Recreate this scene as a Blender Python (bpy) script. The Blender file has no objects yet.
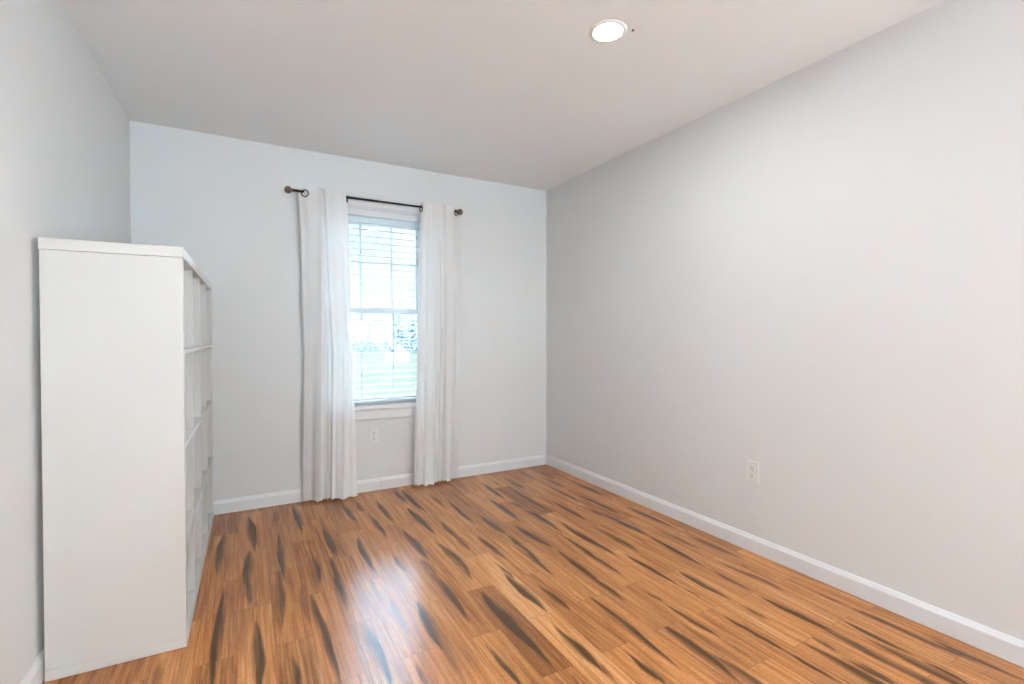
import bpy, bmesh, math, random
import numpy as np
from mathutils import Vector, Matrix

random.seed(7)
rng = np.random.default_rng(11)
S = bpy.context.scene
COL = S.collection

# ---------------------------------------------------------------- camera, sky, exposure
F_PX, YAW, PITCH, ROLL, EYE = 487.2, 0.5035, -0.0133, -0.001, 1.1529
cam_d = bpy.data.cameras.new('camera')
cam_d.sensor_width = 36.0
cam_d.lens = F_PX / 1024 * 36.0
cam_d.clip_start = 0.02
cam_d.clip_end = 500
cam = bpy.data.objects.new('camera', cam_d)
COL.objects.link(cam)
fw = Vector((math.sin(YAW) * math.cos(PITCH), math.cos(YAW) * math.cos(PITCH), math.sin(PITCH)))
rt = Vector((math.cos(YAW), -math.sin(YAW), 0))
up = rt.cross(fw)
r2 = rt * math.cos(ROLL) + up * math.sin(ROLL)
u2 = -rt * math.sin(ROLL) + up * math.cos(ROLL)
cam.matrix_world = Matrix(((r2.x, u2.x, -fw.x, 0), (r2.y, u2.y, -fw.y, 0), (r2.z, u2.z, -fw.z, EYE), (0, 0, 0, 1)))
S.camera = cam

SKY_STRENGTH = 80.0
VEILED_SUN = 165.0
LAMP = 175.0
LAMP_FILL = 190.0
GLOBE_FILL = 46.0
w = bpy.data.worlds.new('overcast_sky')
S.world = w
w.use_nodes = True
wn = w.node_tree
bg = wn.nodes['Background']
bg.inputs['Strength'].default_value = SKY_STRENGTH
# thin overcast: dull towards the horizon, bright higher up
_tc = wn.nodes.new('ShaderNodeTexCoord')
_sp = wn.nodes.new('ShaderNodeSeparateXYZ')
_rp = wn.nodes.new('ShaderNodeValToRGB')
wn.links.new(_tc.outputs['Generated'], _sp.inputs[0])
wn.links.new(_sp.outputs[2], _rp.inputs[0])
# the veiled sun: a broad bright patch low in the sky to the right of the window
_az, _el = math.radians(52), math.radians(22)
_dt = wn.nodes.new('ShaderNodeVectorMath')
_dt.operation = 'DOT_PRODUCT'
_dt.inputs[1].default_value = (math.sin(_az) * math.cos(_el), math.cos(_az) * math.cos(_el), math.sin(_el))
_nm = wn.nodes.new('ShaderNodeVectorMath')
_nm.operation = 'NORMALIZE'
wn.links.new(_tc.outputs['Generated'], _nm.inputs[0])
wn.links.new(_nm.outputs[0], _dt.inputs[0])
_mx = wn.nodes.new('ShaderNodeMath')
_mx.operation = 'MAXIMUM'
_mx.inputs[1].default_value = 0.0
wn.links.new(_dt.outputs['Value'], _mx.inputs[0])
_pw = wn.nodes.new('ShaderNodeMath')
_pw.operation = 'POWER'
_pw.inputs[1].default_value = 30.0
wn.links.new(_mx.outputs[0], _pw.inputs[0])
_sc = wn.nodes.new('ShaderNodeVectorMath')
_sc.operation = 'SCALE'
_sc.inputs[0].default_value = [c * VEILED_SUN / SKY_STRENGTH for c in (0.68, 0.86, 1.0)]
wn.links.new(_pw.outputs[0], _sc.inputs['Scale'])
_ad = wn.nodes.new('ShaderNodeVectorMath')
_ad.operation = 'ADD'
wn.links.new(_rp.outputs[0], _ad.inputs[0])
wn.links.new(_sc.outputs[0], _ad.inputs[1])
wn.links.new(_ad.outputs[0], bg.inputs['Color'])
_e = _rp.color_ramp.elements
SKY = ((0.0, 0.66), (0.17, 0.66), (0.30, 0.76), (0.43, 9.5), (0.60, 32), (0.78, 62), (1.0, 75))   # (sine of the elevation, radiance)
for _i, (_p, _v) in enumerate(SKY):
    _x = _e[0] if _i == 0 else (_e[len(_e) - 1] if _i == len(SKY) - 1 else _e.new(_p))
    _x.position = _p
    _b = min(1, _p / 0.42)                                              # bluer higher up
    _x.color = (_v / SKY_STRENGTH * (0.95 - 0.39 * _b), _v / SKY_STRENGTH * (0.98 - 0.17 * _b), _v / SKY_STRENGTH, 1)

S.view_settings.view_transform = 'Standard'
S.view_settings.look = 'None'
S.view_settings.exposure = 0.92
S.view_settings.gamma = 1.0
S.view_settings.use_curve_mapping = False

# room: x to the right, y towards the window wall, z up, metres
XL, XR, YB, YF, H = -0.605, 2.370, 3.666, -5.00, 2.44
WT = 0.16                                   # wall thickness
WX0, WX1, WZ0, WZ1 = 0.53, 1.27, 0.63, 2.095  # window opening


# ---------------------------------------------------------------- materials
def mat(name, color, rough=0.5, metal=0.0, bump=None, spec=0.5, vary=0.0, vscale=3.0):
    m = bpy.data.materials.new(name)
    m.use_nodes = True
    nt = m.node_tree
    b = nt.nodes['Principled BSDF']
    b.inputs['Base Color'].default_value = (*color, 1)
    b.inputs['Roughness'].default_value = rough
    b.inputs['Metallic'].default_value = metal
    b.inputs['Specular IOR Level'].default_value = spec
    tc = nt.nodes.new('ShaderNodeTexCoord')
    if vary:
        n = nt.nodes.new('ShaderNodeTexNoise')
        n.inputs['Scale'].default_value = vscale
        n.inputs['Detail'].default_value = 4
        nt.links.new(tc.outputs['Object'], n.inputs['Vector'])
        r = nt.nodes.new('ShaderNodeValToRGB')
        r.color_ramp.elements[0].position = 0.3
        r.color_ramp.elements[1].position = 0.7
        r.color_ramp.elements[0].color = (*[c * (1 - vary) for c in color], 1)
        r.color_ramp.elements[1].color = (*[min(1, c * (1 + vary)) for c in color], 1)
        nt.links.new(n.outputs['Fac'], r.inputs['Fac'])
        nt.links.new(r.outputs['Color'], b.inputs['Base Color'])
    if bump:
        n = nt.nodes.new('ShaderNodeTexNoise')
        n.inputs['Scale'].default_value = bump[0]
        n.inputs['Detail'].default_value = 3
        nt.links.new(tc.outputs['Object'], n.inputs['Vector'])
        bp = nt.nodes.new('ShaderNodeBump')
        bp.inputs['Strength'].default_value = bump[1]
        bp.inputs['Distance'].default_value = 0.002
        nt.links.new(n.outputs['Fac'], bp.inputs['Height'])
        nt.links.new(bp.outputs['Normal'], b.inputs['Normal'])
    return m


M_WALL = mat('wall_paint', (0.795, 0.803, 0.805), 0.6, bump=(160, 0.06), spec=0.3, vary=0.008, vscale=1.2)
M_CEIL = mat('ceiling_paint', (0.925, 0.94, 0.945), 0.75, bump=(120, 0.06), spec=0.2, vary=0.006)
M_TRIM = mat('trim_paint', (0.83, 0.84, 0.86), 0.38, bump=(60, 0.03), vary=0.01, vscale=8)
M_VINYL = mat('window_vinyl', (0.87, 0.90, 0.92), 0.4, bump=(80, 0.02))
M_SLAT = mat('blind_white', (0.82, 0.84, 0.86), 0.45, bump=(90, 0.02))
M_CORD = mat('blind_cord', (0.75, 0.76, 0.78), 0.8)
M_SHELF = mat('shelf_laminate', (0.69, 0.675, 0.65), 0.42, bump=(200, 0.03), vary=0.01, vscale=2)
M_KNOB = mat('brushed_bronze', (0.20, 0.155, 0.12), 0.3, metal=0.6, bump=(90, 0.4))
M_BRONZE = mat('dark_bronze', (0.030, 0.025, 0.023), 0.4, metal=0.75, bump=(300, 0.1))
M_PLATE = mat('outlet_plastic', (0.84, 0.84, 0.835), 0.35, bump=(150, 0.02))
M_SLOT = mat('outlet_slot', (0.05, 0.045, 0.04), 0.6)
M_STEEL = mat('screw_steel', (0.55, 0.55, 0.53), 0.35, metal=0.8)
M_RING = mat('light_trim', (0.86, 0.86, 0.86), 0.4)


def emit_mat(name, color, strength):
    m = bpy.data.materials.new(name)
    m.use_nodes = True
    nt = m.node_tree
    nt.nodes.clear()
    o = nt.nodes.new('ShaderNodeOutputMaterial')
    e = nt.nodes.new('ShaderNodeEmission')
    e.inputs['Color'].default_value = (*color, 1)
    e.inputs['Strength'].default_value = strength
    nt.links.new(e.outputs[0], o.inputs[0])
    return m


M_LED = emit_mat('led_lens', (0.935, 0.982, 0.99), LAMP)
M_LED_FILL = emit_mat('led_lens_fill', (0.935, 0.982, 0.99), LAMP_FILL)


def glass_mat():
    m = bpy.data.materials.new('window_glass')
    m.use_nodes = True
    nt = m.node_tree
    nt.nodes.clear()
    o = nt.nodes.new('ShaderNodeOutputMaterial')
    mx = nt.nodes.new('ShaderNodeMixShader')
    t = nt.nodes.new('ShaderNodeBsdfTransparent')
    t.inputs[0].default_value = (0.95, 0.97, 0.98, 1)
    g = nt.nodes.new('ShaderNodeBsdfGlossy')
    g.inputs['Roughness'].default_value = 0.02
    f = nt.nodes.new('ShaderNodeFresnel')
    f.inputs['IOR'].default_value = 1.45
    nt.links.new(f.outputs[0], mx.inputs[0])
    nt.links.new(t.outputs[0], mx.inputs[1])
    nt.links.new(g.outputs[0], mx.inputs[2])
    # slight translucent haze mixed in to imitate glare over the window
    hz = nt.nodes.new('ShaderNodeBsdfTranslucent')
    hz.inputs[0].default_value = (0.9, 0.95, 1.0, 1)
    m2 = nt.nodes.new('ShaderNodeMixShader')
    m2.inputs[0].default_value = 0.0025
    nt.links.new(mx.outputs[0], m2.inputs[1])
    nt.links.new(hz.outputs[0], m2.inputs[2])
    nt.links.new(m2.outputs[0], o.inputs[0])
    return m


M_GLASS = glass_mat()


def fabric_mat(name, see, trans, col, weave=True):
    """thin woven voile: part open weave, part light-through thread, part thread surface"""
    m = bpy.data.materials.new(name)
    m.use_nodes = True
    nt = m.node_tree
    nt.nodes.clear()
    o = nt.nodes.new('ShaderNodeOutputMaterial')
    d = nt.nodes.new('ShaderNodeBsdfDiffuse')
    d.inputs[0].default_value = (*col, 1)
    tl = nt.nodes.new('ShaderNodeBsdfTranslucent')
    tl.inputs[0].default_value = (*col, 1)
    tp = nt.nodes.new('ShaderNodeBsdfTransparent')
    m1 = nt.nodes.new('ShaderNodeMixShader')
    m1.inputs[0].default_value = trans
    m2 = nt.nodes.new('ShaderNodeMixShader')
    m2.inputs[0].default_value = see
    uv = nt.nodes.new('ShaderNodeUVMap')
    n = nt.nodes.new('ShaderNodeTexNoise')
    n.inputs['Scale'].default_value = 60
    mp = nt.nodes.new('ShaderNodeMapping')
    mp.inputs['Scale'].default_value = (6, 0.25, 1)
    nt.links.new(uv.outputs[0], mp.inputs[0])
    nt.links.new(mp.outputs[0], n.inputs['Vector'])
    mr = nt.nodes.new('ShaderNodeMapRange')
    mr.inputs['To Min'].default_value = see * 0.55
    mr.inputs['To Max'].default_value = see * 1.45
    nt.links.new(n.outputs['Fac'], mr.inputs['Value'])
    nt.links.new(mr.outputs[0], m2.inputs[0])
    nt.links.new(d.outputs[0], m1.inputs[1])
    nt.links.new(tl.outputs[0], m1.inputs[2])
    nt.links.new(m1.outputs[0], m2.inputs[1])
    nt.links.new(tp.outputs[0], m2.inputs[2])
    nt.links.new(m2.outputs[0], o.inputs[0])
    return m


M_VOILE = fabric_mat('curtain_voile', 0.075, 0.17, (0.97, 0.97, 0.97))
M_HEM = fabric_mat('curtain_hem', 0.03, 0.18, (0.95, 0.95, 0.945))


# ---------------------------------------------------------------- helpers
def box(bm, x0, x1, y0, y1, z0, z1, bevel=0.0, seg=2):
    r = bmesh.ops.create_cube(bm, size=1.0)
    vs = r['verts']
    for v in vs:
        v.co = Vector((x0 + (v.co.x + .5) * (x1 - x0), y0 + (v.co.y + .5) * (y1 - y0), z0 + (v.co.z + .5) * (z1 - z0)))
    if bevel:
        es = list({e for v in vs for e in v.link_edges})
        bmesh.ops.bevel(bm, geom=es, offset=bevel, segments=seg, affect='EDGES', profile=0.5)
    return vs


def obj(name, bm, m, parent=None, loc=None, smooth=False):
    me = bpy.data.meshes.new(name)
    bmesh.ops.recalc_face_normals(bm, faces=bm.faces)
    bm.to_mesh(me)
    bm.free()
    o = bpy.data.objects.new(name, me)
    COL.objects.link(o)
    if m:
        me.materials.append(m)
    if smooth:
        for p in me.polygons:
            p.use_smooth = True
    if parent:
        o.parent = parent
    if loc:
        o.location = loc
    return o


def boxes(name, lst, m, parent=None, bevel=0.0):
    bm = bmesh.new()
    for b in lst:
        box(bm, *b, bevel=bevel)
    return obj(name, bm, m, parent)


def empty(name, loc=(0, 0, 0), rz=0):
    o = bpy.data.objects.new(name, None)
    o.empty_display_size = 0.1
    COL.objects.link(o)
    o.location = loc
    o.rotation_euler = (0, 0, rz)
    return o


def tag(o, label=None, cat=None, group=None, kind=None):
    if label:
        o['label'] = label
    if cat:
        o['category'] = cat
    if group:
        o['group'] = group
    if kind:
        o['kind'] = kind
    return o


def lathe(bm, prof, seg=32, M=None):
    """revolve (r, z) profile about z"""
    rings = []
    for r, z in prof:
        if r < 1e-6:
            rings.append([bm.verts.new((0, 0, z))])
        else:
            rings.append([bm.verts.new((r * math.cos(2 * math.pi * k / seg), r * math.sin(2 * math.pi * k / seg), z)) for k in range(seg)])
    for a, b in zip(rings, rings[1:]):
        for k in range(seg):
            k2 = (k + 1) % seg
            if len(a) == 1 and len(b) == 1:
                continue
            if len(a) == 1:
                bm.faces.new((a[0], b[k], b[k2]))
            elif len(b) == 1:
                bm.faces.new((a[k], b[0], a[k2]))
            else:
                bm.faces.new((a[k], b[k], b[k2], a[k2]))
    if M is not None:
        vs = [v for r in rings for v in r]
        for v in vs:
            v.co = M @ v.co


def tube(bm, pts, rad, seg=8):
    pts = [Vector(p) for p in pts]
    n = len(pts)
    rr = rad if isinstance(rad, (list, tuple)) else [rad] * n
    rings = []
    for i, p in enumerate(pts):
        d = (pts[min(i + 1, n - 1)] - pts[max(i - 1, 0)]).normalized()
        a = d.cross(Vector((0, 0, 1)))
        if a.length < 1e-3:
            a = d.cross(Vector((1, 0, 0)))
        a.normalize()
        b = d.cross(a)
        rings.append([bm.verts.new(p + rr[i] * (a * math.cos(2 * math.pi * k / seg) + b * math.sin(2 * math.pi * k / seg))) for k in range(seg)])
    for a, b in zip(rings, rings[1:]):
        for k in range(seg):
            bm.faces.new((a[k], b[k], b[(k + 1) % seg], a[(k + 1) % seg]))
    bm.faces.new(rings[0])
    bm.faces.new(rings[-1][::-1])


def torus(bm, R, r, M, s1=28, s2=10):
    g = [[bm.verts.new(M @ Vector(((R + r * math.cos(b)) * math.cos(a), (R + r * math.cos(b)) * math.sin(a), r * math.sin(b))))
          for b in [2 * math.pi * j / s2 for j in range(s2)]] for a in [2 * math.pi * i / s1 for i in range(s1)]]
    for i in range(s1):
        for j in range(s2):
            bm.faces.new((g[i][j], g[(i + 1) % s1][j], g[(i + 1) % s1][(j + 1) % s2], g[i][(j + 1) % s2]))


def extrude_profile(bm, prof, A, B, out):
    """prof: (distance from wall, height); swept from A to B; out = unit vector away from the wall"""
    A, B, out = Vector(A), Vector(B), Vector(out)
    ra = [bm.verts.new(A + out * d + Vector((0, 0, z))) for d, z in prof]
    rb = [bm.verts.new(B + out * d + Vector((0, 0, z))) for d, z in prof]
    n = len(prof)
    for i in range(n):
        j = (i + 1) % n
        bm.faces.new((ra[i], ra[j], rb[j], rb[i]))
    bm.faces.new(ra[::-1])
    bm.faces.new(rb)


# ---------------------------------------------------------------- room shell


def xleft(y):
    """the left wall runs a touch out of square"""
    return -0.588 - 0.0125 * (YB - y)


bm = bmesh.new()
for v in box(bm, XL - WT, XL, YF, YB, 0, H):
    if v.co.x > XL - .01:
        v.co.x = xleft(v.co.y)
tag(obj('wall_left', bm, M_WALL), kind='structure')
tag(boxes('wall_right', [(XR, XR + WT, YF, YB, 0, H)], M_WALL), kind='structure')
FX0, FX1, FZ0, FZ1 = 1.15, 2.33, 0.06, 2.34    # unseen opening added behind the camera to let in fill daylight
tag(boxes('wall_front', [(XL - WT, FX0, YF - WT, YF, 0, H), (FX1, XR + WT, YF - WT, YF, 0, H),
                         (FX0, FX1, YF - WT, YF, 0, FZ0), (FX0, FX1, YF - WT, YF, FZ1, H)], M_WALL), kind='structure')
tag(boxes('wall_back', [(XL - WT, WX0, YB, YB + WT, 0, H), (WX1, XR + WT, YB, YB + WT, 0, H),
                        (WX0, WX1, YB, YB + WT, 0, WZ0), (WX0, WX1, YB, YB + WT, WZ1, H)], M_WALL), kind='structure')
tag(boxes('ceiling', [(XL - WT, XR + WT, YF - WT, YB + WT, H, H + 0.12)], M_CEIL), kind='structure')

BB = [(0, 0.001), (0.013, 0.001), (0.013, 0.066), (0.0115, 0.071), (0.008, 0.077), (0.0055, 0.083), (0.003, 0.0875), (0, 0.088)]


def baseboard(name, A, B, out):
    bm = bmesh.new()
    extrude_profile(bm, BB, A, B, out)
    return tag(obj(name, bm, M_TRIM), kind='structure')


baseboard('baseboard_right', (XR, 1.6295, 0), (XR, YB, 0), (-1, 0, 0))
baseboard('baseboard_right', (XR, YF, 0), (XR, 1.6265, 0), (-1, 0, 0))
baseboard('baseboard_back', (xleft(YB) + .0135, YB, 0), (0.8896, YB, 0), (0, -1, 0))
baseboard('baseboard_back', (0.8914, YB, 0), (XR - .0135, YB, 0), (0, -1, 0))
baseboard('baseboard_left', (xleft(YF), YF, 0), (xleft(YB), YB, 0), (1, 0, 0))
baseboard('baseboard_front', (xleft(YF) + .0135, YF, 0), (XR - .0135, YF, 0), (0, 1, 0))

# ---------------------------------------------------------------- floor: strand bamboo planks, each 0.63 m long
PW, PX0, PL = 0.1293, 0.3555, 0.63
# dark grain streaks: x0, y0, x1, y1, strength
STREAKS = [
    (-0.084,3.64,-0.068,3.251,0.4), (-0.105,3.272,-0.125,2.721,0.8), (0.02,3.518,0.046,2.946,0.9), (0.019,2.939,0.005,2.481,0.9), (0.168,3.174,0.162,2.562,0.9),
    (0.178,3.63,0.171,3.313,0.5), (0.285,3.607,0.296,3.102,0.9), (0.307,2.801,0.305,2.413,0.8), (-0.085,2.584,-0.105,1.82,1.0), (0.006,2.672,0.019,2.373,0.9),
    (0.036,2.253,0.036,1.775,1.0), (0.145,2.709,0.119,2.095,0.7), (-0.265,2.103,-0.267,1.942,0.5), (0.254,2.317,0.273,1.66,1.0), (0.39,2.534,0.371,2.108,1.0),
    (0.302,2.545,0.299,2.405,0.6), (0.142,1.959,0.152,1.711,0.9), (0.423,1.939,0.414,1.55,0.8), (0.554,2.121,0.546,1.812,0.6), (0.651,2.038,0.634,1.666,0.9),
    (0.52,1.649,0.527,1.503,0.6), (0.23,2.443,0.22,2.1,0.5), (0.412,3.179,0.418,2.653,1.0), (0.389,2.648,0.392,2.382,0.9), (0.583,3.552,0.603,3.074,1.0),
    (0.675,3.52,0.679,3.25,0.8), (0.698,3.174,0.712,2.768,1.0), (0.802,3.469,0.805,2.976,0.9), (0.559,2.827,0.55,2.383,1.0), (0.676,2.597,0.691,2.324,0.8),
    (0.814,2.899,0.826,2.406,1.0), (0.791,2.405,0.796,2.158,0.7), (0.969,3.623,0.982,3.294,0.8), (0.954,3.165,0.968,2.69,1.0), (1.022,3.551,1.038,3.018,0.9),
    (1.177,3.422,1.173,3.114,0.6), (1.062,2.834,1.057,2.527,0.9), (0.937,2.618,0.945,2.259,1.0), (1.245,3.253,1.23,2.724,1.0), (1.63,3.441,1.607,3.031,0.9),
    (1.509,3.172,1.499,2.64,0.9), (1.316,2.844,1.33,2.487,1.0), (1.327,2.46,1.294,1.939,1.0), (1.161,2.51,1.181,2.189,1.0), (1.11,2.229,1.116,1.999,0.9),
    (1.073,2.718,1.053,2.401,0.7), (0.958,2.429,0.941,2.096,0.9), (1.838,3.543,1.846,3.17,0.8), (2.048,3.637,2.033,3.323,0.7), (1.753,3.127,1.737,2.664,0.7),
    (1.621,2.94,1.623,2.764,1.0), (1.623,2.764,1.63,2.35,0.9), (1.434,2.579,1.466,2.197,1.0), (1.466,2.197,1.457,1.81,0.9), (2.032,3.116,2.029,2.714,0.8),
    (1.878,2.88,1.864,2.438,0.7), (1.708,2.558,1.701,2.092,0.9), (1.608,2.391,1.582,1.945,1.0), (2.109,3.393,2.125,3.04,0.7), (2.103,2.865,2.118,2.605,0.9),
    (2.268,3.22,2.259,2.778,0.7), (2.008,2.607,2.008,2.443,0.8), (1.729,3.438,1.715,3.292,0.5), (0.788,2.239,0.789,1.786,0.8), (0.668,1.919,0.641,1.508,0.5),
    (0.928,1.954,0.934,1.413,1.3), (0.78,1.657,0.795,1.37,1.0), (1.098,2.068,1.103,1.707,1.0), (1.07,1.631,1.072,1.317,1.0), (1.181,1.913,1.194,1.656,0.8),
    (1.194,1.656,1.198,1.472,0.5), (1.326,1.702,1.325,1.627,0.8), (0.97,1.345,0.965,1.291,0.7), (2.26,3.019,2.283,2.66,0.6), (2.11,2.82,2.12,2.419,0.8),
    (2.011,2.571,2.037,2.068,1.0), (2.028,2.059,2.002,1.638,1.0), (2.002,1.638,2.003,1.462,0.7), (2.249,2.496,2.251,2.097,0.8), (2.141,2.174,2.143,1.811,0.7),
    (2.233,1.974,2.241,1.637,0.8), (1.843,2.339,1.838,1.943,0.7), (1.752,1.943,1.748,1.585,1.0), (1.748,1.585,1.759,1.466,0.7), (1.852,1.68,1.855,1.388,1.0),
    (1.699,2.27,1.704,1.957,0.9), (1.586,2.119,1.584,1.769,0.9), (1.443,1.927,1.443,1.611,0.9), (2.113,1.685,2.121,1.433,0.8), (1.328,1.701,1.315,1.178,0.9),
    (1.209,1.353,1.218,1.153,1.0), (1.085,1.39,1.076,1.236,0.9), (1.577,1.644,1.584,1.521,0.8), (1.577,1.533,1.582,1.248,1.0), (1.58,1.261,1.582,1.094,0.5),
    (1.455,1.379,1.439,1.031,1.0), (1.719,1.325,1.72,1.16,1.0), (1.53,1.363,1.532,1.092,0.4), (1.978,1.581,2.006,1.39,0.6), (2.123,1.54,2.13,1.302,0.7),
    (1.986,1.341,2.006,1.034,1.0), (2.006,1.034,1.968,0.848,1.0), (1.849,1.34,1.856,1.221,0.7), (1.727,1.251,1.726,1.046,1.0), (1.726,1.046,1.727,0.863,1.0),
    (2.241,1.282,2.242,1.123,0.7), (2.244,1.14,2.25,0.914,1.0), (2.115,1.086,2.1,0.853,1.0), (1.9,1.078,1.88,0.961,0.7), (1.867,0.955,1.874,0.771,1.0),
    (2.253,1.071,2.256,0.941,0.9), (2.106,1.001,2.102,0.818,0.6), (2.102,0.818,2.085,0.659,1.0), (1.986,0.943,1.977,0.848,0.8), (1.889,0.897,1.887,0.772,0.9),
    (2.289,0.876,2.303,0.779,0.4), (2.278,0.721,2.26,0.583,0.5)]
KNOTS = [(2.182, 1.549, 0.011), (2.262, 3.367, 0.010), (1.905, 1.62, 0.004)]


def build_floor():
    rr = random.Random(5)
    # more streaks where the photo shows none of the floor
    st = list(STREAKS)
    for _ in range(160):
        y = rr.uniform(YF, 0.75)
        x = rr.uniform(XL, XR)
        st.append((x, y, x + rr.uniform(-.012, .012), y + rr.uniform(.25, .5), rr.uniform(.6, 1)))
    V, Fc, A, T, L = [], [], [], [], []
    k0 = math.floor((XL - PX0) / PW)
    k1 = math.ceil((XR - PX0) / PW)
    base = 0
    for k in range(k0, k1 + 1):
        xa, xb = PX0 + k * PW, PX0 + (k + 1) * PW
        ph = 0.117 if k % 2 == 0 else 0.434
        ph += rr.uniform(-.008, .008)
        j = math.floor((YF - ph) / PL)
        while ph + j * PL < YB:
            ya, yb = ph + j * PL, ph + (j + 1) * PL
            j += 1
            cx0, cx1 = max(xa, XL - .01), min(xb, XR + .01)
            cy0, cy1 = max(ya, YF - .01), min(yb, YB + .01)
            if cx1 - cx0 < 1e-4 or cy1 - cy0 < 1e-4:
                continue
            tone = rr.uniform(0.30, 0.72)
            if abs((cx0 + cx1) / 2 - 0.937) < .03 and abs((cy0 + cy1) / 2 - 1.70) < .1:
                tone = 0.0                       # the one dark board in the middle of the room
            if abs((cx0 + cx1) / 2 - 1.07) < .03 and 1.2 < (cy0 + cy1) / 2 < 2.4:
                tone = 0.98                        # pale board beside it
            if abs((cx0 + cx1) / 2 - 1.71) < .05 and abs((cy0 + cy1) / 2 - 2.9) < .25:
                tone = 0.05
            hue = rr.uniform(0, 1)
            tx, ty = rr.uniform(-.0022, .0022), rr.uniform(-.0010, .0010)
            nx, ny = max(2, int((cx1 - cx0) / 0.0052)), max(2, int((cy1 - cy0) / 0.026))
            xs, ys = np.linspace(cx0, cx1, nx + 1), np.linspace(cy0, cy1, ny + 1)
            X, Y = np.meshgrid(xs, ys)
            D = np.zeros_like(X)
            for (x0, y0, x1, y1, s) in st:
                if max(x0, x1) < cx0 - .04 or min(x0, x1) > cx1 + .04 or max(y0, y1) < cy0 or min(y0, y1) > cy1:
                    continue
                dx, dy = x1 - x0, y1 - y0
                x0, y0, dx, dy = x0 - .06 * dx, y0 - .06 * dy, dx * 1.12, dy * 1.12
                ln = math.hypot(dx, dy)
                t = ((X - x0) * dx + (Y - y0) * dy) / ln ** 2
                ph2 = (x0 * 37.7) % 6.28
                d = ((X - x0) * dy - (Y - y0) * dx) / ln + 0.0018 * np.sin(t * 6 + ph2) + 0.0012 * np.sin(t * 17 + ph2 * 2)
                tc = np.clip(t, 0, 1)
                pk = 0.7 + 0.9 * (math.sin(ph2 * 5) * .5 + .5)
                hw = (0.0065 + 0.0140 * min(1, ln / .45)) * np.sin(np.pi * tc ** pk) ** 0.95 * (0.8 + .35 * math.sin(ph2 * 3) ** 2)
                sg = 1 if math.sin(ph2 * 9) > 0 else -1
                q = sg * d / np.maximum(hw * 1.3, 1e-5)
                v = np.clip((q + 1) / 1.2, 0, 1) ** 0.75 * np.clip((1 - q) / np.maximum(.006 / np.maximum(hw, .004), .12), 0, 1)
                v = v * np.clip(hw / .0025, 0, 1) * s * 1.1
                v[(t < 0) | (t > 1)] = 0
                D = np.maximum(D, v)
            for (x, y, r) in KNOTS:
                D = np.maximum(D, 1.4 * np.clip((r - np.hypot(X - x, (Y - y) * .8)) / (r * .5), 0, 1))
            cxm, cym = (xa + xb) / 2, (ya + yb) / 2
            Z = (X - cxm) * tx + (Y - cym) * ty - 0.0004
            V.append(np.stack([X, Y, Z], -1).reshape(-1, 3))
            idx = (np.arange(ny)[:, None] * (nx + 1) + np.arange(nx)[None, :]) + base
            Fc.append(np.stack([idx, idx + 1, idx + nx + 2, idx + nx + 1], -1).reshape(-1, 4))
            A.append(np.stack([D, np.full_like(X, tone), np.full_like(X, hue)], -1).reshape(-1, 3))
            L.append(np.stack([X - xa, Y - ya, np.full_like(X, rr.uniform(0, 50))], -1).reshape(-1, 3))
            base += X.size
    V, Fc, A, L = map(np.concatenate, (V, Fc, A, L))
    me = bpy.data.meshes.new('floor')
    me.vertices.add(len(V))
    me.vertices.foreach_set('co', V.astype(np.float32).ravel())
    me.loops.add(Fc.size)
    me.loops.foreach_set('vertex_index', Fc.astype(np.int32).ravel())
    me.polygons.add(len(Fc))
    me.polygons.foreach_set('loop_start', np.arange(0, Fc.size, 4, dtype=np.int32))
    me.polygons.foreach_set('loop_total', np.full(len(Fc), 4, dtype=np.int32))
    me.update(calc_edges=True)
    for nm, arr in (('grain', A), ('plank', L)):
        at = me.attributes.new(nm, 'FLOAT_VECTOR', 'POINT')
        at.data.foreach_set('vector', arr.astype(np.float32).ravel())
    me.validate()
    o = bpy.data.objects.new('floor', me)
    COL.objects.link(o)
    return o


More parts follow.
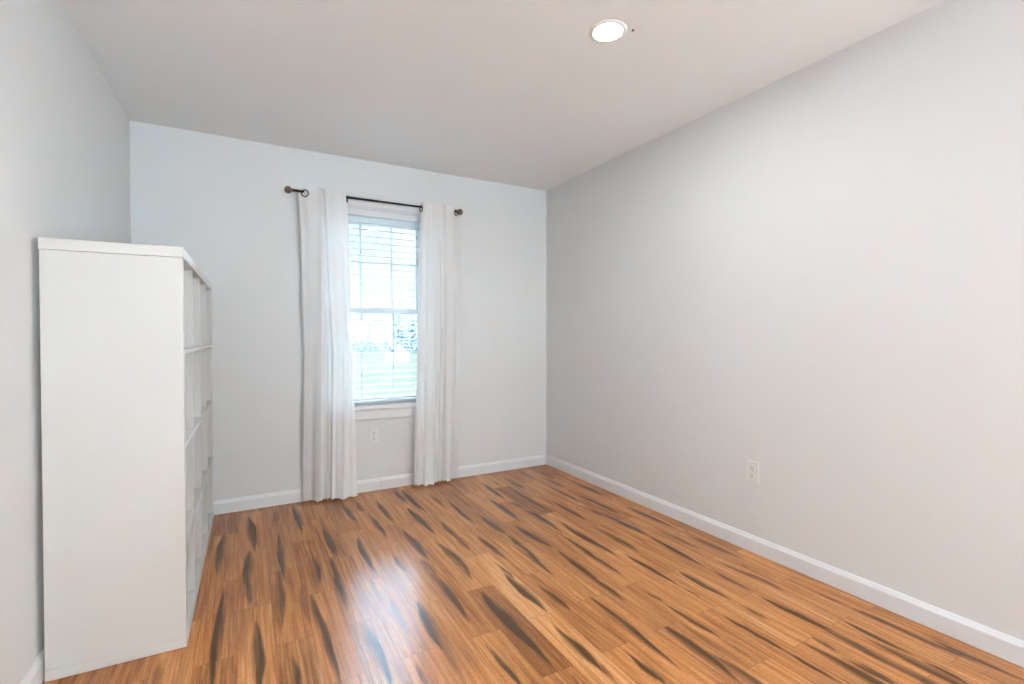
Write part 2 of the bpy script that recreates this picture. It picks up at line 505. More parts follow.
def floor_mat():
    m = bpy.data.materials.new('strand_bamboo')
    m.use_nodes = True
    nt = m.node_tree
    N, Lk = nt.nodes.new, nt.links.new
    b = nt.nodes['Principled BSDF']

    def math_(op, a, c=None, clamp=False):
        n = N('ShaderNodeMath')
        n.operation = op
        n.use_clamp = clamp
        for i, v in enumerate((a, c)):
            if v is None:
                continue
            if isinstance(v, (int, float)):
                n.inputs[i].default_value = v
            else:
                Lk(v, n.inputs[i])
        return n.outputs[0]

    def mixc(f, a, c, mode='MIX'):
        n = N('ShaderNodeMix')
        n.data_type = 'RGBA'
        n.blend_type = mode
        for i, v in ((0, f), (6, a), (7, c)):
            if isinstance(v, (int, float)):
                n.inputs[i].default_value = v
            elif isinstance(v, tuple):
                n.inputs[i].default_value = (*v, 1)
            else:
                Lk(v, n.inputs[i])
        return n.outputs[2]

    ga = N('ShaderNodeAttribute')
    ga.attribute_name = 'grain'
    pa = N('ShaderNodeAttribute')
    pa.attribute_name = 'plank'
    gs = N('ShaderNodeSeparateXYZ')
    Lk(ga.outputs['Vector'], gs.inputs[0])
    ps = N('ShaderNodeSeparateXYZ')
    Lk(pa.outputs['Vector'], ps.inputs[0])

    def noise(sx, sy, detail, rough=0.6):
        mp = N('ShaderNodeMapping')
        mp.inputs['Scale'].default_value = (sx, sy, 1.0)
        Lk(pa.outputs['Vector'], mp.inputs[0])
        n = N('ShaderNodeTexNoise')
        n.inputs['Scale'].default_value = 1.0
        n.inputs['Detail'].default_value = detail
        n.inputs['Roughness'].default_value = rough
        Lk(mp.outputs[0], n.inputs['Vector'])
        return n.outputs['Fac']

    fine = noise(420, 7.0, 3)
    mid = noise(90, 2.6, 4)
    broad = noise(22, 1.5, 3)
    cross = noise(60, 110, 2)
    # plank tone: dark chestnut .. honey .. pale
    ramp = N('ShaderNodeValToRGB')
    e = ramp.color_ramp.elements
    e[0].position, e[0].color = 0.0, (*WOOD_DARK, 1)
    e[1].position, e[1].color = 1.0, (*WOOD_PALE, 1)
    x = e.new(0.5)
    x.color = (*WOOD_MID, 1)
    t = math_('ADD', math_('MULTIPLY', gs.outputs[1], 0.55), 0.06)
    t = math_('ADD', t, math_('MULTIPLY', math_('SUBTRACT', mid, 0.5), 1.15))
    t = math_('ADD', t, math_('MULTIPLY', math_('SUBTRACT', broad, 0.5), 0.75))
    t = math_('ADD', t, math_('MULTIPLY', math_('SUBTRACT', fine, 0.5), 0.70), clamp=True)
    t = math_('ADD', t, math_('MULTIPLY', math_('SUBTRACT', cross, 0.5), 0.30), clamp=True)
    Lk(t, ramp.inputs[0])
    col = ramp.outputs[0]
    col = mixc(math_('MULTIPLY', gs.outputs[2], 0.35), col, (1.0, 0.86, 0.74), 'MULTIPLY')
    # dark lens-shaped streaks, broken up by fibres
    fib = noise(260, 2.2, 3)
    fibc = math_('ADD', math_('MULTIPLY', math_('SUBTRACT', fib, 0.5), 2.4), 0.5)
    patchy = math_('ADD', 0.55, math_('MULTIPLY', noise(30, 5.0, 2), 0.9))
    sd = math_('MULTIPLY', gs.outputs[0], math_('ADD', 0.62, math_('MULTIPLY', fibc, 0.85)))
    sd = math_('MULTIPLY', math_('MULTIPLY', sd, patchy), 1.0, clamp=True)
    col = mixc(math_('MULTIPLY', sd, 0.95), col, WOOD_STREAK)
    # fine secondary dark fibres
    fb = math_('MULTIPLY', math_('SUBTRACT', noise(130, 1.5, 3), 0.585), 4.5, clamp=True)
    col = mixc(math_('MULTIPLY', fb, 0.55), col, (0.17, 0.075, 0.03))
    # bevelled joints between planks
    ex = math_('MINIMUM', ps.outputs[0], math_('SUBTRACT', PW, ps.outputs[0]))
    ey = math_('MINIMUM', ps.outputs[1], math_('SUBTRACT', PL, ps.outputs[1]))
    ed = math_('MINIMUM', ex, ey)
    gap = math_('SUBTRACT', 1.0, math_('DIVIDE', ed, 0.0013), clamp=True)
    gap = math_('MULTIPLY', gap, 0.75)
    col = mixc(gap, col, (0.06, 0.025, 0.012))
    Lk(col, b.inputs['Base Color'])
    rg = math_('ADD', 0.16, math_('MULTIPLY', mid, 0.10))
    Lk(rg, b.inputs['Roughness'])
    b.inputs['IOR'].default_value = 1.42
    bp = N('ShaderNodeBump')
    bp.inputs['Strength'].default_value = 0.25
    bp.inputs['Distance'].default_value = 0.0006
    hgt = math_('SUBTRACT', math_('ADD', math_('MULTIPLY', fine, 0.25), math_('MULTIPLY', mid, 0.35)), math_('MULTIPLY', gap, 1.6))
    Lk(hgt, bp.inputs['Height'])
    Lk(bp.outputs[0], b.inputs['Normal'])
    return m


WOOD_DARK, WOOD_MID, WOOD_PALE, WOOD_STREAK = (0.25, 0.092, 0.026), (0.60, 0.245, 0.076), (0.84, 0.475, 0.22), (0.072, 0.035, 0.013)
fl = build_floor()
fl.data.materials.append(floor_mat())
tag(fl, kind='structure')
tag(boxes('floor', [(XL - WT, XR + WT, YF - WT, YB + WT, -0.12, -0.003)], mat('subfloor', (0.3, 0.2, 0.12), 0.8)), kind='structure')

# ---------------------------------------------------------------- window
win = tag(empty('window_1', (WX0, YB, WZ0)), kind='structure')


def wpart(name, lst, m, bevel=0.0, parent=None):
    """parts given in room coordinates"""
    bm = bmesh.new()
    off = Vector((WX0, YB, WZ0))
    for b in lst:
        box(bm, *b, bevel=bevel)
    for v in bm.verts:
        v.co -= off
    return obj(name, bm, m, parent or win)


CW = 0.058
wpart('head_casing', [(WX0 - CW, WX1 + CW, YB - .022, YB, WZ1 + .035, WZ1 + CW), (WX0 - .035, WX1 + .035, YB - .014, YB, WZ1, WZ1 + .035)], M_TRIM, .002)
for s in (0, 1):
    xa = (WX0 - CW, WX0 - .035) if s == 0 else (WX1 + .035, WX1 + CW)
    xb = (WX0 - .035, WX0) if s == 0 else (WX1, WX1 + .035)
    wpart('side_casing', [(*xa, YB - .022, YB, WZ0 + .01, WZ1 + .035), (*xb, YB - .014, YB, WZ0 + .01, WZ1)], M_TRIM, .002)
wpart('stool', [(WX0 - CW - .02, WX1 + CW + .02, YB - .036, YB, .606, .640), (WX0, WX1, YB - .001, YB + .075, .606, .640)], M_TRIM, .004)
wpart('apron', [(WX0 - CW, WX1 + CW, YB - .016, YB, .535, .606)], M_TRIM, .003)
wpart('jamb', [(WX0, WX0 + .012, YB, YB + WT, .640, WZ1), (WX1 - .012, WX1, YB, YB + WT, .640, WZ1), (WX0 + .012, WX1 - .012, YB, YB + WT, WZ1 - .012, WZ1)], M_TRIM)
# vinyl frame
fx0, fx1, fz0, fz1 = WX0 + .012, WX1 - .012, .640, WZ1 - .012
wpart('frame', [(fx0, fx0 + .018, YB + .070, YB + .155, fz0, fz1), (fx1 - .018, fx1, YB + .070, YB + .155, fz0, fz1),
                (fx0 + .018, fx1 - .018, YB + .070, YB + .155, fz1 - .02, fz1), (fx0 + .018, fx1 - .018, YB + .070, YB + .155, fz0, fz0 + .018)], M_VINYL, .001)
gx0, gx1 = fx0 + .018, fx1 - .018
MX = (0.779, 1.017)


def sash(y0, y1, z0, z1, bot, top, zm):
    st = .030
    p = wpart('sash', [(gx0, gx0 + st, y0, y1, z0, z1), (gx1 - st, gx1, y0, y1, z0, z1),
                       (gx0 + st, gx1 - st, y0, y1, z0, z0 + bot), (gx0 + st, gx1 - st, y0, y1, z1 - top, z1)], M_VINYL, .002)
    ym = (y0 + y1) / 2
    for x in MX:
        wpart('muntin', [(x - .007, x + .007, ym - .008, ym + .008, z0 + bot, z1 - top)], M_VINYL, .001, p)
    wpart('muntin', [(gx0 + st, gx1 - st, ym - .008, ym + .008, zm - .007, zm + .007)], M_VINYL, .001, p)
    # double glazing with the grille between the two sheets
    wpart('pane', [(gx0 + st - .004, gx1 - st + .004, ym - .0115, ym - .0085, z0 + bot - .004, z1 - top + .004),
                   (gx0 + st - .004, gx1 - st + .004, ym + .0085, ym + .0115, z0 + bot - .004, z1 - top + .004)], M_GLASS, 0, p)
    return p


sash(YB + .113, YB + .143, 1.325, fz1 - .02, .034, .070, 1.712)
lo = sash(YB + .078, YB + .108, fz0 + .018, 1.361, .032, .034, 1.036)
bm = bmesh.new()
box(bm, -.03, .03, -.012, .012, -.004, .006, bevel=.003)
for v in bm.verts:
    v.co += Vector((.898 - WX0, .082, 1.363 - WZ0))
obj('sash_lock', bm, M_VINYL, lo)

fill_win = tag(empty('fill_window', (0, 0, 0)), kind='structure')  # window added out of view as a source of fill daylight
boxes('frame', [(FX0, FX0 + .05, YF - .12, YF - .06, FZ0, FZ1), (FX1 - .05, FX1, YF - .12, YF - .06, FZ0, FZ1),
                (FX0 + .05, FX1 - .05, YF - .12, YF - .06, FZ0, FZ0 + .05), (FX0 + .05, FX1 - .05, YF - .12, YF - .06, FZ1 - .05, FZ1),
                ((FX0 + FX1) / 2 - .025, (FX0 + FX1) / 2 + .025, YF - .12, YF - .06, FZ0 + .05, FZ1 - .05)], M_VINYL, fill_win, .003)
boxes('sill', [(FX0 - .06, FX1 + .06, YF, YF + .04, FZ0 - .04, FZ0 - .005)], M_TRIM, fill_win, .004)

# ---------------------------------------------------------------- blind in the window
bl = empty('window_blind', (0.90, YB + .035, WZ1 - .014))
tag(bl, 'white horizontal slat blind lowered with open slats inside the window', 'window blind')
bx0, bx1 = -.352, .352


def bpart(name, lst, m, bevel=0.0):
    bm = bmesh.new()
    for b in lst:
        box(bm, *b, bevel=bevel)
    return obj(name, bm, m, bl)


bpart('headrail', [(bx0, bx1, -.022, .024, -.040, -.001)], M_SLAT, .003)
bpart('valance', [(bx0 - .003, bx1 + .003, -.031, -.025, -.048, .0)], M_SLAT, .002)
bm = bmesh.new()
zt, zb = 1.990 - (WZ1 - .014), .690 - (WZ1 - .014)
ns = 28
for i in range(ns):
    z = zt + (zb - zt) * i / (ns - 1)
    prof = [(-.0185, -.0013), (-.010, .0005), (0, .0014), (.010, .0008), (.0185, -.001)]
    th = .0018
    tl = 0.0
    ring = [(y, zz) for y, zz in prof] + [(y, zz - th) for y, zz in prof[::-1]]
    a = [bm.verts.new((bx0, y, z + zz + y * tl)) for y, zz in ring]
    b = [bm.verts.new((bx1, y, z + zz + y * tl)) for y, zz in ring]
    n = len(ring)
    for k in range(n):
        bm.faces.new((a[k], a[(k + 1) % n], b[(k + 1) % n], b[k]))
    bm.faces.new(a[::-1])
    bm.faces.new(b)
obj('slats', bm, M_SLAT, bl)
bpart('bottom_rail', [(bx0, bx1, -.022, .022, zb - .036, zb - .020)], M_SLAT, .003)
for x in (-.25, .0, .25):
    bm = bmesh.new()
    for y in (-.020, .020):
        tube(bm, [(x, y, -.04), (x, y, zb - .022)], .0007, 5)
    obj('ladder_cord', bm, M_CORD, bl)

# ---------------------------------------------------------------- curtain rod
RODZ, RODY = 2.131, 3.590
rod = empty('curtain_rod', (0.888, RODY, RODZ))
tag(rod, 'dark bronze curtain rod with knob ends mounted above the window', 'curtain rod')
RX = Matrix.Rotation(math.pi / 2, 4, 'Y')
bm = bmesh.new()
lathe(bm, [(0, -.598), (.0085, -.598), (.0085, -.02), (.0075, -.018), (.0075, .598), (0, .598)], 20, RX)
obj('rod', bm, M_BRONZE, rod, smooth=True)
for s in (-1, 1):
    bm = bmesh.new()
    prof = [(0, .0), (.012, .0), (.013, .004), (.009, .008), (.008, .012), (.017, .015), (.0235, .023), (.0255, .032), (.0235, .042), (.018, .049), (.0165, .0495), (.012, .053), (0, .055)]
    M = Matrix.Translation((s * .588, 0, 0)) @ Matrix.Rotation(s * math.pi / 2, 4, 'Y')
    lathe(bm, prof, 24, M)
    obj('finial', bm, M_KNOB, rod, smooth=True)
for s in (-1, 1):
    x = .888 + s * .440
    bm = bmesh.new()
    box(bm, s * .440 - .010, s * .440 + .010, YB - RODY - .005, YB - RODY - .0002, -.035, .025, bevel=.002)
    tube(bm, [(s * .440, YB - RODY - .004, -.018), (s * .440, .02, -.020), (s * .440, .0, -.014)], .005, 10)
    torus(bm, .0125, .003, Matrix.Translation((s * .440, 0, 0)) @ RX)
    obj('bracket', bm, M_BRONZE, rod, smooth=True)


# ---------------------------------------------------------------- curtains
def crom(P, n):
    P = np.array(P, float)
    m = len(P) - 1
    out = []
    ts = np.linspace(0, m, n)
    for t in ts:
        i = min(int(t), m - 1)
        f = t - i
        p0, p1, p2, p3 = P[max(i - 1, 0)], P[i], P[i + 1], P[min(i + 2, m)]
        out.append(.5 * (2 * p1 + (p2 - p0) * f + (2 * p0 - 5 * p1 + 4 * p2 - p3) * f * f + (3 * p1 - p0 - 3 * p2 + p3) * f ** 3))
    return np.array(out)


def curtain(name, label, keys, rings, sheer, hemside, seed):
    """keys: (z, control points in plan) from top to bottom"""
    root = empty(name, (float(np.mean([p[0] for p in keys[-1][1]])), 3.58, 0.008))
    tag(root, label, 'curtain', 'white sheer curtain panels at the window')
    o = np.array(root.location)
    nu, nv = 170, 90
    zs = np.linspace(keys[0][0], keys[-1][0], nv)
    curves = [crom(k[1], nu) for k in keys]
    kz = [k[0] for k in keys]
    r = np.random.default_rng(seed)
    ph = r.uniform(0, 6.28, 6)
    u = np.linspace(0, 1, nu)
    G = np.zeros((nv, nu, 3))
    for i, z in enumerate(zs):
        j = 0
        while j < len(kz) - 2 and z < kz[j + 1]:
            j += 1
        f = (kz[j] - z) / (kz[j] - kz[j + 1])
        f = f * f * (3 - 2 * f) if j == 0 else f
        c = curves[j] * (1 - f) + curves[j + 1] * f
        v = i / (nv - 1)
        amp = 0.0012 + 0.0045 * min(1, v * 1.6)
        mask = np.clip((u - sheer[0]) / .06, 0, 1) * np.clip((sheer[1] - u) / .05, 0, 1)
        rip = amp * mask * (np.sin(u * 62 + ph[0] + .5 * math.sin(v * 5 + ph[1])) + .5 * np.sin(u * 104 + ph[2] + v * 1.3) + .35 * np.sin(u * 31 + ph[3] - v))
        soft = .002 * min(1, v * 2) * np.sin(u * 21 + ph[4] + 1.5 * v) * (1 - mask)
        G[i, :, 0] = c[:, 0] + .15 * rip
        G[i, :, 1] = c[:, 1] + rip + soft
        droop = (0.004 * np.sin(u * 23 + ph[5]) + .004 * np.sin(u * 62 + ph[0])) * (v ** 3)
        G[i, :, 2] = z + droop + .003 * (1 - v) ** 8 * np.sin(u * 19 + ph[1])
    # crinkle along the side hem
    side = (u < .10) if hemside == 0 else (u > .90)
    for i in range(nv):
        G[i, side, 1] += .0016 * np.sin(zs[i] * 260 + 2 * np.sin(zs[i] * 40)) * min(1, i / 20)

    def grid(nm, sub, m, off=0.0):
        h, w_ = sub.shape[:2]
        bm = bmesh.new()
        du = np.gradient(sub, axis=1)
        dv = np.gradient(sub, axis=0)
        nrm = np.cross(du, dv)
        nrm /= np.linalg.norm(nrm, axis=2, keepdims=True) + 1e-9
        nrm *= np.sign(-nrm[..., 1:2] + 1e-9) if False else 1
        q = sub + nrm * off - o
        vs = [[bm.verts.new(q[i, j]) for j in range(w_)] for i in range(h)]
        uvl = bm.loops.layers.uv.new('UVMap')
        for i in range(h - 1):
            for j in range(w_ - 1):
                f = bm.faces.new((vs[i][j], vs[i + 1][j], vs[i + 1][j + 1], vs[i][j + 1]))
                f.smooth = True
                for lp, (a, b) in zip(f.loops, ((i, j), (i + 1, j), (i + 1, j + 1), (i, j + 1))):
                    lp[uvl].uv = (b / w_, 1 - a / h)
        me = bpy.data.meshes.new(nm)
        bm.to_mesh(me)
        bm.free()
        ob = bpy.data.objects.new(nm, me)
        COL.objects.link(ob)
        me.materials.append(m)
        ob.parent = root
        return ob

    grid('fabric', G, M_VOILE)
    grid('bottom_hem', G[-4:], M_HEM, .0015)
    grid('header', G[:4], M_HEM, .0015)
    sd = np.where(side)[0]
    grid('side_hem', G[:, sd[0]:sd[-1] + 1], M_HEM, .0015)
    for x, fy, ang in rings:
        bm = bmesh.new()
        M = Matrix.Translation(Vector((x, RODY + fy, RODZ - .0135)) - Vector(o)) @ Matrix.Rotation(ang, 4, 'Z') @ RX
        torus(bm, .0225, .0036, M)
        obj('grommet', bm, M_BRONZE, root, smooth=True)
    return root


TOPZ, HEMZ = 2.166, 0.018
curtain('window_curtain', 'white sheer curtain panel hanging at the left side of the window, nearer the bookcase',
        [(TOPZ, [(.331, 3.600), (.352, 3.594), (.385, 3.570), (.440, 3.562), (.462, 3.556), (.478, 3.576), (.492, 3.576), (.505, 3.562), (.58, 3.563), (.648, 3.586)]),
         (1.75, [(.348, 3.592), (.372, 3.588), (.405, 3.575), (.448, 3.564), (.470, 3.554), (.484, 3.586), (.498, 3.590), (.515, 3.566), (.60, 3.564), (.657, 3.580)]),
         (1.05, [(.364, 3.602), (.388, 3.598), (.415, 3.586), (.448, 3.564), (.475, 3.558), (.494, 3.582), (.512, 3.586), (.545, 3.562), (.62, 3.552), (.678, 3.566)]),
         (HEMZ, [(.350, 3.622), (.374, 3.616), (.405, 3.604), (.424, 3.572), (.462, 3.554), (.482, 3.588), (.505, 3.594), (.532, 3.552), (.61, 3.535), (.700, 3.548)])],
        [(.371, -.014, 1.15), (.648, 0, -.25)], (.50, 1.0), 0, 3)
curtain('window_curtain', 'white sheer curtain panel hanging at the right side of the window, nearer the room corner',
        [(TOPZ - .004, [(1.189, 3.592), (1.215, 3.562), (1.27, 3.560), (1.31, 3.560), (1.350, 3.574), (1.365, 3.574), (1.382, 3.560), (1.43, 3.562), (1.468, 3.590), (1.512, 3.612)]),
         (1.75, [(1.172, 3.585), (1.200, 3.566), (1.26, 3.562), (1.32, 3.570), (1.352, 3.600), (1.377, 3.594), (1.402, 3.572), (1.445, 3.570), (1.474, 3.590), (1.514, 3.604)]),
         (1.05, [(1.146, 3.575), (1.180, 3.556), (1.25, 3.552), (1.31, 3.560), (1.350, 3.598), (1.375, 3.590), (1.400, 3.566), (1.445, 3.572), (1.478, 3.604), (1.522, 3.614)]),
         (HEMZ + .002, [(1.122, 3.570), (1.160, 3.548), (1.22, 3.540), (1.285, 3.550), (1.325, 3.594), (1.350, 3.590), (1.372, 3.550), (1.408, 3.556), (1.438, 3.610), (1.500, 3.634)])],
        [(1.189, 0, .12), (1.470, -.012, -.85)], (0.0, .62), 1, 9)

# ---------------------------------------------------------------- cube bookcase
SH, SD, SLEN = 1.478, 0.396, 1.47
ang = -math.atan2(0.019, 1.47)
bc = empty('cube_bookcase', (-0.1925, 2.150, 0), ang)   # origin: near front bottom corner; local -x = depth, +y = along the wall
tag(bc, 'white open-fronted cube bookcase standing against the left wall', 'bookcase')


def bp_(name, b, bevel=.0012):
    bm = bmesh.new()
    box(bm, *b, bevel=bevel)
    return obj(name, bm, M_SHELF, bc)


t1, t2 = .038, .016
bp_('top_panel', (-SD - .001, .0005, -.0005, SLEN + .0005, SH - t1, SH))
bp_('base_panel', (-SD, 0, 0, SLEN, 0.001, t1))
bp_('side_panel', (-SD + .001, -.002, .0012, t1, t1 + .0003, SH - t1 - .0010))
bp_('side_panel', (-SD + .001, -.002, SLEN - t1, SLEN - .0015, t1 + .0012, SH - t1 - .0012))
cell = (SH - 2 * t1 - 3 * t2) / 4
cly = (SLEN - 2 * t1 - 3 * t2) / 4
zz = [t1]
for i in range(3):
    z = t1 + (i + 1) * cell + i * t2
    bp_('shelf', (-SD + .002, -.0015, t1, SLEN - t1, z, z + t2), .0008)
for r_ in range(4):
    z0 = t1 + r_ * (cell + t2)
    for c_ in range(3):
        y0 = t1 + (c_ + 1) * cly + c_ * t2
        bp_('divider', (-SD + .002, -.006, y0, y0 + t2, z0, z0 + cell), .0008)


# ---------------------------------------------------------------- wall outlets
def outlet(loc, rz, label):
    """built facing local -y, centre of the plate at the origin"""
    root = empty('wall_outlet', loc, rz)
    tag(root, label, 'outlet', 'white duplex wall outlets')
    bm = bmesh.new()
    box(bm, -.035, .035, -.006, -.0003, -.0572, .0572, bevel=.0025, seg=3)
    obj('cover_plate', bm, M_PLATE, root)
    for s in (1, -1):
        zc = s * .0195
        bm = bmesh.new()
        lathe(bm, [(0, .0085), (.0162, .0085), (.0170, .0078), (.0172, .005), (0, .005)], 32, Matrix.Translation((0, 0, zc)) @ Matrix.Rotation(math.pi / 2, 4, 'X'))
        for v in bm.verts:
            dz = v.co.z - zc
            v.co.z = zc + max(-.0135, min(.0135, dz))
        rc = obj('receptacle', bm, M_PLATE, root)
        for nm, b in (('slot', (-.0078, -.0052, -.0092, -.0080, zc + .0005, zc + .0095)), ('slot', (.0052, .0076, -.0092, -.0080, zc + .0015, zc + .0090))):
            bm = bmesh.new()
            box(bm, *b)
            obj(nm, bm, M_SLOT, rc)
        bm = bmesh.new()
        lathe(bm, [(0, .0092), (.0030, .0092), (.0030, .0080), (0, .0080)], 14, Matrix.Translation((0, 0, zc - .0068)) @ Matrix.Rotation(math.pi / 2, 4, 'X'))
        obj('ground_hole', bm, M_SLOT, rc)
    bm = bmesh.new()
    lathe(bm, [(0, .0072), (.0022, .0070), (.0030, .0058), (0, .0058)], 14, Matrix.Rotation(math.pi / 2, 4, 'X'))
    obj('screw', bm, M_STEEL, root)
    return root


outlet((XR, 1.645, .427), -math.pi / 2, 'white duplex outlet on the bare right wall above the baseboard')
outlet((.845, YB, .410), 0, 'white duplex outlet below the window sill between the curtains')


# ---------------------------------------------------------------- recessed ceiling lights
def downlight(loc, label, led=M_LED):
    root = empty('recessed_light', loc)
    tag(root, label, 'ceiling light', 'recessed round ceiling lights')
    bm = bmesh.new()
    lathe(bm, [(.0584, -.0005), (.0584, -.004), (.063, -.0062), (.072, -.0055), (.079, -.003), (.080, -.0005), (.0584, -.0005)], 48)
    obj('trim_ring', bm, M_RING, root, smooth=True)
    bm = bmesh.new()
    lathe(bm, [(0, -.0042), (.0580, -.0042), (.0580, -.0012), (0, -.0012)], 48)
    obj('lens', bm, led, root)
    return root


downlight((1.360, 1.625, H), 'lit round recessed light in the ceiling, the one in view')
FILL_LIGHT_XY = [(-0.05, 0.35)]  # extra ceiling light added out of view as fill
for (x, y), lb in zip(FILL_LIGHT_XY, ('added round recessed fill light in the ceiling, out of view, nearer the left wall',)):
    downlight((x, y, H), lb, M_LED_FILL)

# globe lamp added out of view behind the camera to brighten the room
fl_ = empty('fill_lamp', (1.85, -1.75, 0))
tag(fl_, 'added globe fill light, unseen, at the near end of the room behind the camera', 'floor lamp')
bm = bmesh.new()
lathe(bm, [(0, .001), (.15, .001), (.15, .015), (.13, .022), (.02, .026), (0, .026)], 40)
obj('base', bm, M_BRONZE, fl_, smooth=True)
bm = bmesh.new()
lathe(bm, [(0, .02), (.011, .02), (.011, 1.06), (.04, 1.07), (.04, 1.10), (0, 1.10)], 20)
obj('pole', bm, M_BRONZE, fl_, smooth=True)
bm = bmesh.new()
lathe(bm, [(max(0, .16 * math.sin(math.pi * k / 20)) if 0 < k < 20 else 0, 1.25 - .16 * math.cos(math.pi * k / 20)) for k in range(21)], 40)
obj('globe', bm, emit_mat('globe_fill_glow', (0.935, 0.982, 0.99), GLOBE_FILL), fl_, smooth=True)

bm = bmesh.new()
lathe(bm, [(0, -.010), (.0035, -.010), (.006, -.007), (.006, -.005), (.003, -.004), (.003, -.0003), (0, -.0003)], 16)
tag(obj('ceiling_screw', bm, M_SLOT, loc=(1.441, 1.561, H), smooth=True), 'tiny dark screw head in the ceiling beside the recessed light', 'screw')

# ---------------------------------------------------------------- outdoors
GZ = -1.5
M_LAWN = mat('lawn_grass', (0.0175, 0.0172, 0.0105), 0.9, vary=0.25, vscale=0.6, spec=0.0)
bm = bmesh.new()
nx_, ny_ = 60, 60
gv = []
for j in range(ny_ + 1):
    row = []
    for i in range(nx_ + 1):
        x, y = -110 + 260 * i / nx_, -45 + 260 * j / ny_
        row.append(bm.verts.new((x, y, GZ + .06 * math.sin(x * .21) * math.cos(y * .17) * max(0, min(1, y / 30)) - .001)))
    gv.append(row)
for j in range(ny_):
    for i in range(nx_):
        bm.faces.new((gv[j][i], gv[j][i + 1], gv[j + 1][i + 1], gv[j + 1][i]))
tag(obj('ground', bm, M_LAWN, smooth=True), kind='structure')
M_FOL = mat('hazy_needles', (0.080, 0.096, 0.112), 0.8, vary=0.3, vscale=1.5, spec=0.0)  # haze over the far trees is put into these pale bluish colours
M_SHRUB = mat('hazy_leaves', (0.085, 0.100, 0.108), 0.8, vary=0.3, vscale=1.5, spec=0.0)
M_BARK = mat('hazy_bark', (0.100, 0.106, 0.115), 0.85, vary=0.2, vscale=3, spec=0.0)


def at(px, d):
    """ground point seen in direction px (tangent of the angle right of the view axis) at depth d"""
    q = fw * d + rt * (px - 512) / F_PX * d
    return q.x, q.y


def evergreen(x, y, h, r, label, seed):
    rr = random.Random(seed)
    root = empty('evergreen_tree', (x, y, GZ))
    tag(root, label, 'tree', 'trees beyond the lawn')
    bm = bmesh.new()
    tube(bm, [(0, 0, -.1), (0, 0, h * .5), (0, 0, h * .95)], [.16, .10, .02], 8)
    obj('trunk', bm, M_BARK, root)
    bm = bmesh.new()
    n = 900
    for i in range(n):
        t = rr.random() ** .8
        z = h * (.04 + .95 * t)
        rad = r * (1 - t) ** .75 * rr.uniform(.25, 1.08)
        a = rr.uniform(0, 6.283)
        s = r * .20 * (1 - .6 * t) * rr.uniform(.6, 1.2)
        c = Vector((rad * math.cos(a), rad * math.sin(a), z - .12 * rad))
        d1 = Vector((math.cos(a), math.sin(a), -.35)).normalized() * s * 1.5
        d2 = Vector((-math.sin(a), math.cos(a), rr.uniform(-.3, .3))) * s * .7
        d3 = Vector((0, 0, s * .5))
        v = [bm.verts.new(c + d1), bm.verts.new(c + d2), bm.verts.new(c - d1 * .4), bm.verts.new(c - d2), bm.verts.new(c + d3)]
        for k in range(4):
            bm.faces.new((v[k], v[(k + 1) % 4], v[4]))
        bm.faces.new((v[3], v[2], v[1], v[0]))
    obj('foliage', bm, M_FOL, root)


def bare_tree(x, y, h, label, seed):
    rr = random.Random(seed)
    root = empty('bare_tree', (x, y, GZ))
    tag(root, label, 'tree', 'trees beyond the lawn')
    tb, bb = bmesh.new(), bmesh.new()
    tube(tb, [(0, 0, -.1), (.05, 0, h * .2), (0, .05, h * .42)], [.17, .14, .11], 8)

    def grow(p, d, ln, rad, depth):
        q = p + d * ln
        tube(bb, [p, (p + q) / 2 + Vector((rr.uniform(-1, 1), rr.uniform(-1, 1), 0)) * ln * .06, q], [rad, rad * .8, rad * .6], 5)
        if depth == 0:
            return
        for _ in range(3 if depth > 1 else 4):
            nd = (d + Vector((rr.gauss(0, .5), rr.gauss(0, .5), rr.gauss(.12, .3)))).normalized()
            grow(p + (q - p) * rr.uniform(.55, 1), nd, ln * rr.uniform(.55, .8), max(rad * .55, .018), depth - 1)
    for _ in range(5):
        grow(Vector((0, .03, h * rr.uniform(.22, .42))), Vector((rr.gauss(0, .45), rr.gauss(0, .45), 1)).normalized(), h * .22, .07, 4)
    obj('trunk', tb, M_BARK, root)
    obj('branches', bb, M_BARK, root)


def shrub(x, y, h, wd, label, seed):
    rr = random.Random(seed)
    root = empty('hedge_shrub', (x, y, GZ))
    tag(root, label, 'shrub', 'shrubs along the far edge of the lawn')
    bm = bmesh.new()
    for i in range(700):
        a, b_ = rr.uniform(0, 6.283), math.acos(rr.uniform(-.1, 1))
        q = rr.uniform(.6, 1.0)
        c = Vector((wd * q * math.sin(b_) * math.cos(a), wd * q * .7 * math.sin(b_) * math.sin(a), h * q * math.cos(b_)))
        c.z = max(c.z, .05)
        s = .16 * rr.uniform(.6, 1.3)
        n1 = Vector((rr.gauss(0, 1), rr.gauss(0, 1), rr.gauss(0, 1))).normalized() * s
        n2 = Vector((rr.gauss(0, 1), rr.gauss(0, 1), rr.gauss(0, 1))).normalized() * s
        v = [bm.verts.new(c + n1), bm.verts.new(c + n2), bm.verts.new(c - n1), bm.verts.new(c - n2)]
        bm.faces.new(v)
    obj('foliage', bm, M_SHRUB, root)
    bm = bmesh.new()
    for k in range(5):
        a = k * 1.257
        tube(bm, [(.1 * math.cos(a), .1 * math.sin(a), -.05), (wd * .4 * math.cos(a), wd * .3 * math.sin(a), h * .6)], [.04, .015], 5)
    obj('stems', bm, M_BARK, root)


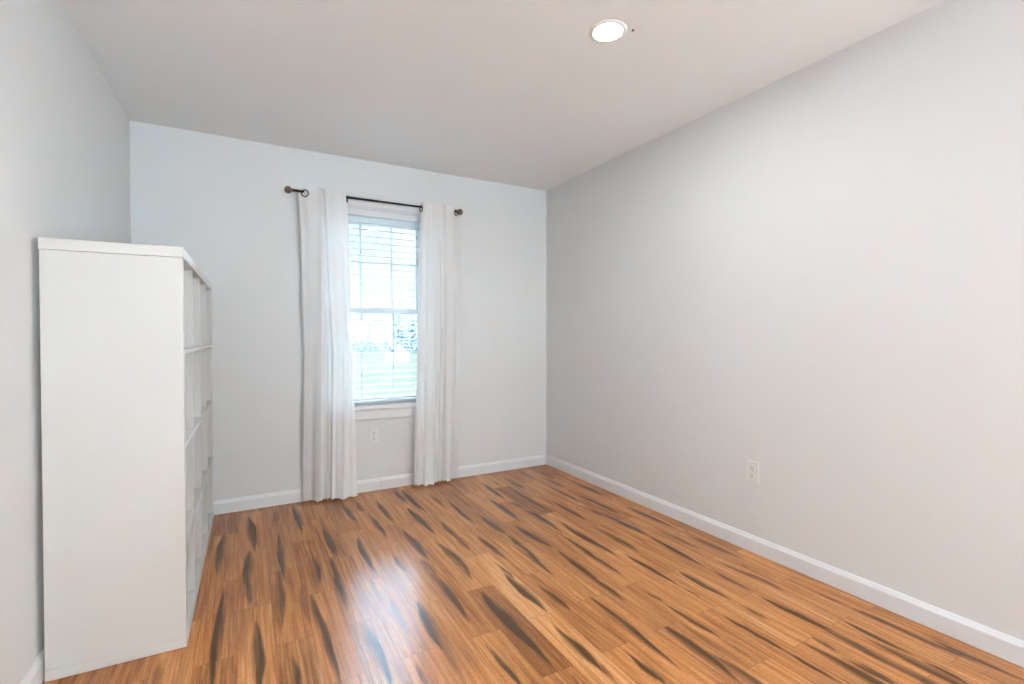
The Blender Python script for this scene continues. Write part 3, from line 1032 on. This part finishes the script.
x, y = at(399, 84)
evergreen(x, y, 6.6, 2.1, 'pale haze-tinted spruce outside, behind the right half of the window', 1)
x, y = at(414, 96)
evergreen(x, y, 6.6, 2.7, 'broad haze-tinted spruce outside beside the right curtain', 2)
x, y = at(432, 86)
evergreen(x, y, 5.8, 2.2, 'haze-tinted spruce outside, seen through the right sheer curtain', 3)
for i, (px, d, h, lb) in enumerate([(338, 92, 7.5, 'bare tree outside, seen through the left sheer curtain'),
                                    (356, 90, 7.4, 'bare tree outside beside the left curtain edge'),
                                    (368, 96, 6.0, 'small bare tree outside near the middle of the window'),
                                    (385, 104, 6.4, 'bare tree outside just left of the pale spruces')]):
    x, y = at(px, d)
    bare_tree(x, y, h, lb, 20 + i)
for i, (px, d, h, wd, lb) in enumerate([(338, 80, 1.5, 1.3, 'low hedge shrub outside behind the left curtain'), (355.5, 81, 1.7, 1.15, 'low hedge shrub outside at left edge of the glass'),
                                        (370.5, 80, 1.5, 1.25, 'low hedge shrub outside in the middle of the window'), (386, 79, 1.8, 1.2, 'dark rounded shrub outside left of the white shed'),
                                        (412.5, 76, 1.5, 1.3, 'low hedge shrub outside right of the white shed')]):
    x, y = at(px, d)
    shrub(x, y, h, wd, lb, 40 + i)

tag(boxes('ground', [(-6, 8, -18, YF - WT - .02, -.35, -.18)], mat('bounce_slab', (0.66, 0.66, 0.65), 0.85, vary=.06, vscale=2, spec=.2)), kind='structure')  # pale slab added out of view to bounce daylight onto the ceiling

# white shed on the lawn
x, y = at(397.5, 50)
shed = empty('garden_shed', (x, y, GZ), -YAW)
tag(shed, 'small white shed with pitched roof on the lawn outside', 'shed')
M_SHED = mat('shed_white', (0.62, 0.62, 0.62), 0.6, vary=0.03)
M_ROOF = mat('shed_roof', (0.50, 0.51, 0.53), 0.7, vary=0.05)
boxes('wall', [(-1.05, 1.05, -.7, .7, -.02, .78)], M_SHED, shed, .01)
bm = bmesh.new()
pts = [(-.35, -.74, .78), (1.08, -.74, .78), (1.08, .74, .78), (-.35, .74, .78), (-.30, -.3, 1.50), (.35, -.3, 1.50), (.35, .3, 1.50), (-.30, .3, 1.50)]
v = [bm.verts.new(q) for q in pts]
for f in ((0, 1, 5, 4), (1, 2, 6, 5), (2, 3, 7, 6), (3, 0, 4, 7), (4, 5, 6, 7), (3, 2, 1, 0)):
    bm.faces.new([v[i] for i in f])
obj('roof', bm, M_ROOF, shed)
boxes('door', [(-.75, -.35, -.715, -.70, .02, .70)], M_ROOF, shed, .004)
